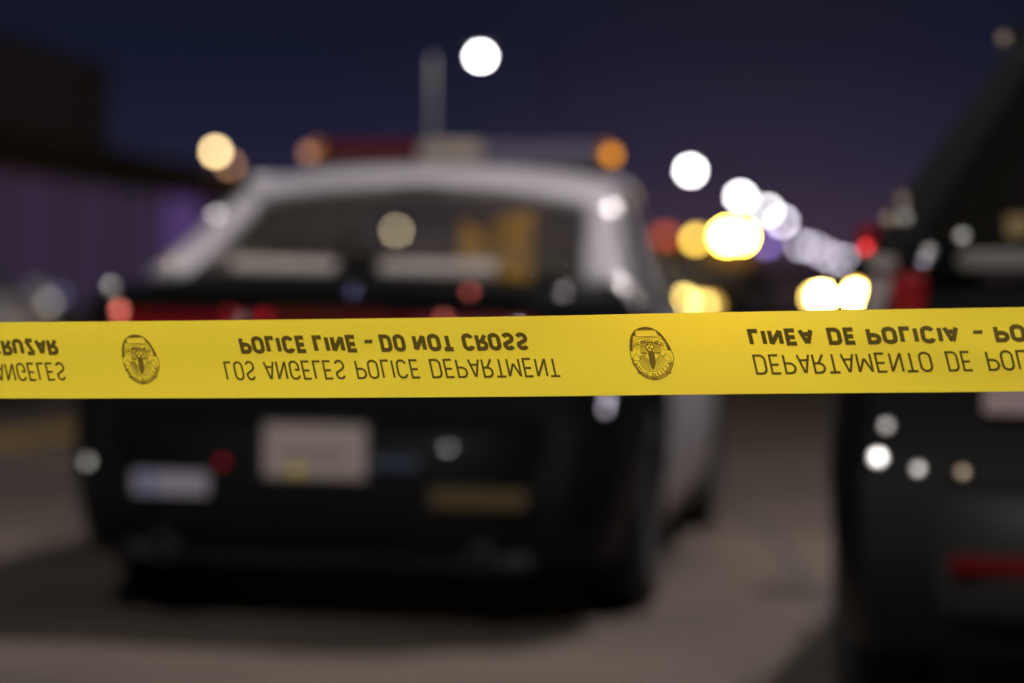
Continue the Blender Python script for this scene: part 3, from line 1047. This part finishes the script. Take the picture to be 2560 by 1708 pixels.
    stroke([(490, 970), (530, 1050), (600, 1120), (680, 1160), (770, 1172), (860, 1145), (935, 1080), (990, 970)], 9)
    stroke([(400, 1020), (480, 1140), (600, 1225), (760, 1272), (900, 1255), (1020, 1170), (1110, 1020)], 9)
    # ribbon tails
    stroke([(350, 960), (360, 890), (430, 815), (455, 870), (525, 888), (480, 962), (400, 955)], 9, 1)
    stroke([(985, 815), (1005, 845), (945, 880), (1015, 958), (1140, 968), (1090, 880), (1010, 815)], 9, 1)
    stroke([(360, 620), (365, 690), (440, 735), (480, 690)], 8)
    stroke([(940, 690), (960, 745), (1050, 750), (1005, 670)], 8)
    for a, b in ((800, 1300), (1075, 1190), (505, 1190), (405, 1025)):
        poly(D, [(a - 45, b - 20), (a, b - 5), (a + 42, b - 22), (a + 50, b + 22), (a, b + 12), (a - 40, b + 25)])
    b1 = dark.build('printed_badge', 'ink_pale' if sx_ < .9 else 'ink_badge', tape, False, fix=False)
    pale.build('badge_wash', 'ink_wash', b1, False, fix=False)
M['ink_badge'] = tape_mat('print_ink_badge', (.17, .105, .010), (.24, .12, .008), .04)
M['ink_wash'] = tape_mat('print_wash', (.52, .35, .024), (.60, .36, .026), .07)
badge((.6278, 1.0621), 1.0, 1.0, .024)
badge((.1190, 1.0440), .92, .985, .024)

# ------------------------------------------------------------------ street lamps
def street_lamp(x, y, h, col, strength, r, arm, label, pr=.08, head=(.75, .32)):
    root = empty('street_lamp', (x, y, 0))
    px = arm[0]
    h0, h = h, h + r * .8 - .16
    MB().tube([(px, arm[1], 0), (px, arm[1], .5), (px, arm[1], h + .25)], [pr * 1.5, pr, pr * .7], 8).build('pole', 'pole', root, True)
    MB().tube([(px, arm[1], h + .1), (px * .5, arm[1] * .5, h + .32), (0, 0, h + .26)], .04, 6).build('arm', 'pole', root, True)
    MB().box((0, 0, h + .22), (head[0], head[1], .10)).build('lamp_head', 'pole', root, bevel=.03)
    MB().ball((0, 0, h0), r, 16, 8, .8).build('lamp_lens', glow('lamp_glow', col, strength), root, True)
    tag(root, label, 'street lamp', 'street lamps receding along the road')
    return root

F = 2418.0
RC = 18.7
def need(target, r, d):
    return target / ((r * F / d) / RC) ** 2
LAMPS = [(-.998, 66.55, 7.5, 3.2, .13, 'highest and nearest white street lamp, alone above the police car light bar'),
         (9.143, 126.0, 7.5, 2.2, .22, 'white street lamp alone in the sky at the top of the receding row'),
         (14.81, 158.5, 7.5, 1.6, .26, 'bright white street lamp second in the row, just above the amber floodlight'),
         (19.13, 182.7, 7.5, 1.1, .28, 'white street lamp third in the row, overlapping the fainter one below it'),
         (23.13, 208.8, 7.5, .75, .30, 'lilac white street lamp fourth in the row, half hidden by its brighter neighbour'),
         (28.96, 244.0, 6.2, .30, .33, 'pale lilac street lamp, uppermost of the faint cluster in the row'),
         (31.37, 253.9, 6.2, .26, .33, 'pale lilac street lamp, second of the faint cluster from its top'),
         (36.91, 288.9, 6.2, .26, .36, 'pale lilac street lamp in the middle of the faint cluster'),
         (42.29, 320.1, 6.2, .26, .40, 'pale lilac street lamp, last but one of the faint cluster'),
         (46.10, 337.4, 6.2, .24, .42, 'pale lilac street lamp at the far end of the row beside the SUV lamp')]
for i, (x, y, h, t, r, lab) in enumerate(LAMPS):
    c = (1, .97, 1.0) if i < 4 else (.92, .84, 1.0)
    street_lamp(x, y, h, c, need(t, r, y), r, (2.0, -.3), lab)
street_lamp(-7.92, 163.3, 5.0, (1, .85, .60), need(.75, .26, 163.3), .26, (-1.0, 0), 'dim warm street lamp seen through the rear window of the police car')

def key_lamp(p, watts, arm, label, col):
    root = street_lamp(p.x, p.y, p.z, col, 1.0, .16, arm, label)
    for ch in root.children:
        if ch.name.startswith('lamp_lens'):
            COL.objects.unlink(ch)
            bpy.data.objects.remove(ch)
            break
    r = .16
    # radiant lens: strength chosen so the lens gives the stated power
    MB().ball((0, 0, p.z), r, 20, 12, 1.0).build('lamp_lens', glow('near_lamp_glow', col, watts / (4 * math.pi ** 2 * r * r)), root, True)
    return root
key_lamp(KEY, KEY_W, (2.4, .3), 'unseen street lamp added over the road to light the cars and ground', (1, .93, .91))
key_lamp(REAR, REAR_W, (-3.0, .3), 'unseen street lamp added behind the photographer to light the tape', (1, .97, .90))

# ------------------------------------------------------------------ lights and buildings in the distance
def wall_lamp(x, y, z, col, t, r, label, name='wall_lamp', cat='lamp', post=0.0):
    root = empty(name, (x, y, 0))
    MB().ball((0, 0, z), r, 14, 8).build('lamp_lens', glow('lamp_glow', col, need(t, r, y)), root, True)
    MB().tube([(0, .12, 0), (0, .12, z + r)], .04, 6).build('post', 'pole', root, True)
    MB().box((0, .10 + r, z), (r * 1.6, .12, r * 1.6)).build('bracket', 'pole', root)
    return tag(root, label, cat)
wall_lamp(-7.424, 60, 4.406, (1, .70, .34), 1.0, .10, 'bright orange lamp at the end of the dark canopy on the left')
wall_lamp(-7.110, 60.5, 4.10, (1, .50, .26), .14, .10, 'dim brownish orange lamp just below the bright one by the canopy')

for x_, y_, z_, c_, t_, lab in ((-5.75, 30.0, .84, (1, .93, .78), .075, 'small pale lamp added for a glint on the far left, brightest of its three'),
                               (-5.62, 30.0, .92, (.45, .48, .9), .035, 'faint bluish lamp added for a glint behind the pale one on the far left'),
                               (-5.93, 30.0, .76, (1, .62, .22), .16, 'small amber lamp added for a glint left of the pale one on the far left')):
    wall_lamp(x_, y_, z_, c_, t_, .05, lab, 'glint_lamp')  # lamps added to make the three small glints on the far left

# works truck far ahead with a row of lamps over its cab
tr = empty('truck', (4.45, 55.6, 0), R(-4))
g = MB()
g.box((0, 2.6, 1.55), (2.3, 5.0, 1.55))
g.build('box_body', 'truck_paint', tr, bevel=.05)
cb = MB().box((0, -.55, 1.42), (2.1, 1.4, 1.34)).build('cab', 'truck_paint', tr, bevel=.12)
MB().box((0, -1.27, 1.55), (1.8, .03, .5)).build('windscreen', 'shop_dark', cb)
MB().box((0, -1.29, .72), (2.1, .08, .28)).build('bumper', 'dark_plastic', tr, bevel=.03)
MB().box((0, -1.24, 2.12), (2.3, .10, .06)).build('beacon_rail', 'dark_plastic', tr)
for wy in (-.5, 4.2):
    for sg in (-1, 1):
        wo = MB().lathe([(.05, -.12), (.42, -.12), (.45, -.05), (.45, .05), (.42, .12), (.05, .12)], (sg * .92, wy, .45), 'x', 18).build('wheel', 'rubber', tr, True)
for lx, z, col, t, r, lab in ((-1.0, 2.36, (1, .16, .05), .16, .13, 'dull red beacon'), (-.84, 2.36, (.9, .16, .04), .09, .11, 'dull red beacon'), (-.28, 2.30, (1, .66, .10), .80, .10, 'yellow beacon'), (-.22, 2.36, (1, .62, .08), .28, .09, 'small yellow beacon'),
                              (.42, 2.385, (1, .60, .055), 34.0, .17, 'dazzling amber floodlight'), (.74, 2.385, (1, .60, .055), 22.0, .14, 'second dazzling amber floodlight'), (1.30, 2.25, (.42, .28, .95), .28, .10, 'violet beacon')):
    o = MB().ball((lx, -1.34, z), r, 14, 8).build('beacon', glow('beacon_glow', col, need(t, r, 55)), tr, True)
    o['label'] = lab
for lx, z, col, t, r in ((-.50, .92, (1, .72, .20), 1.5, .12), (-.08, .83, (1, .70, .18), .9, .11), (.10, .84, (1, .60, .12), .25, .10)):
    MB().ball((lx, -1.36, z), r, 14, 8).build('headlight', glow('headlight_glow', col, need(t, r, 54)), tr, True)
tag(tr, 'brown works truck far down the road with red, amber and violet lamps over its cab', 'truck')

def far_car(x, y, rz, lamps, label):
    root = empty('oncoming_car', (x, y, 0), rz)
    g = MB().box((0, 2.2, .75), (1.85, 4.4, .75)).build('body', 'black_paint', root, bevel=.15)
    g = MB().box((0, 2.4, 1.3), (1.5, 2.2, .55)).build('cabin', 'shop_dark', root, bevel=.15)
    for wy in (.8, 3.6):
        for sg in (-1, 1):
            MB().lathe([(.05, -.1), (.30, -.1), (.33, 0), (.30, .1), (.05, .1)], (sg * .83, wy, .33), 'x', 16).build('wheel', 'rubber', root, True)
    for lx, z, col, t, r in lamps:
        MB().ball((lx, -.02, z), r, 14, 8).build('headlight', glow('headlight_glow', col, need(t, r, y)), root, True)
    return tag(root, label, 'car')
far_car(12.75, 95, R(-6), [(-.62, 1.06, (1, .74, .22), 9.0, .16), (-.92, 1.03, (1, .68, .16), .9, .12), (.72, 1.14, (1, .74, .22), 7.0, .15), (.78, 1.42, (1, .55, .06), .45, .12)],
        'oncoming car beside the SUV with two dazzling amber headlights')
# building on the left with a brown upper floor, a dark canopy and panes glowing violet in place of a lit wall
BH = math.atan2(10.217 - 7.849, 16.0)
bl = empty('corner_building', (-10.23, 48.0, 0), -BH)
# local frame: +y along the facade away from the camera, -x into the building
MB().box((-4.0, -4.5, 4.9), (8.0, 23.0, 2.0)).build('upper_floor', 'brown_wall', bl)
MB().box((-4.0, -4.5, 5.95), (8.2, 23.2, .12)).build('parapet', 'brown_wall', bl)
MB().box((-3.95, 3.5, 1.95), (7.9, 39.0, 3.9)).build('ground_floor', 'lilac_wall', bl)
cp = MB().box((.35, 3.0, 3.72), (1.3, 38.0, .42)).build('canopy', 'canopy', bl)
MB().box((-4.1, 14.8, 4.05), (8.1, 15.0, .35)).build('flat_roof', 'canopy', bl)
vio = glow('violet_wall_glow', (.62, .40, .84), .055)  # glow put on the panes in place of violet light on the wall
vio2 = glow('lilac_window_glow', (.52, .28, 1.0), .15)
for k in range(9):
    y0 = -14 + k * 3.6
    fr = MB()
    fr.box((.03, y0 + 1.7, 3.30), (.08, 3.3, .08)).box((.03, y0 + 1.7, .55), (.08, 3.3, .08)).box((.03, y0, 1.9), (.08, .08, 2.8)).box((.03, y0 + 3.4, 1.9), (.08, .08, 2.8)).box((.03, y0 + 1.7, 1.9), (.07, .06, 2.7))
    wn = fr.build('window', 'lilac_wall', bl)
    for j in (0, 1):
        MB().box((.02, y0 + .87 + j * 1.67, 1.92), (.02, 1.64, 2.66)).build('pane', vio2 if k == 7 else vio, wn)
tag(bl, 'low building with panes glowing violet for its lit wall under a dark canopy and brown upper floor', 'building')

M['warm_fill_pane'] = glow('warm_fill_glow', (1, .56, .22), .11)  # glowing panes added to brighten the black shop fronts
M['dim_fill_pane'] = glow('dim_fill_glow', (.8, .55, .60), .05)
# low shops at the end of the street
def shop(x, y, wd, dp, h, rz, lab, m='shop_wall', win=3):
    root = empty('shop_building', (x, y, 0), rz)
    MB().box((0, dp / 2, h / 2), (wd, dp, h)).build('wall', m, root)
    MB().box((0, dp / 2 - .1, h + .12), (wd + .4, dp + .4, .24)).build('parapet', m, root)
    for k in range(win):
        xx = -wd / 2 + wd * (k + .5) / win
        wf = MB().box((xx, -.03, h * .42), (wd / win * .7, .08, h * .5)).build('window', 'canopy', root)
        MB().box((xx, -.085, h * .42), (wd / win * .62, .02, h * .44)).build('pane', M['warm_fill_pane'] if k % 2 == 0 else M['dim_fill_pane'], wf)
    return tag(root, lab, 'building')
shop(20.0, 175, 16, 10, 2.9, R(-8), 'low tan shop row in the distance right of the works truck')
shop(6.0, 190, 12, 10, 4.2, R(-8), 'low brown shop behind the works truck')
shop(-9.0, 200, 14, 10, 3.8, R(-8), 'low brown shop hidden behind the police car cabin', win=2)
shop(92, 390, 50, 12, 5.0, R(-8), 'wide low shop far off behind the SUV', win=6)

# amber vest added behind the back glass to make its golden patch
inv = Matrix.LocRotScale(car.location, car.rotation_euler, None)
g = MB()
rows = []
for j in range(9):
    row = []
    for i in range(11):
        u, v = i / 10, j / 8
        row.append(inv @ V(.16 + .26 * u, 1.33 + .10 * v + .02 * math.sin(7 * u), 1.05 + .28 * v * (1 - .15 * math.sin(5 * u)) + .012 * math.sin(9 * u + 3 * v)))
    rows.append(row)
g.grid(rows)
cloth = g.build('amber_cloth', 'cloth', None, True)
sm = cloth.modifiers.new('solid', 'SOLIDIFY')
sm.thickness = .02
tag(cloth, 'added amber vest draped over the seat inside the police car', 'cloth')
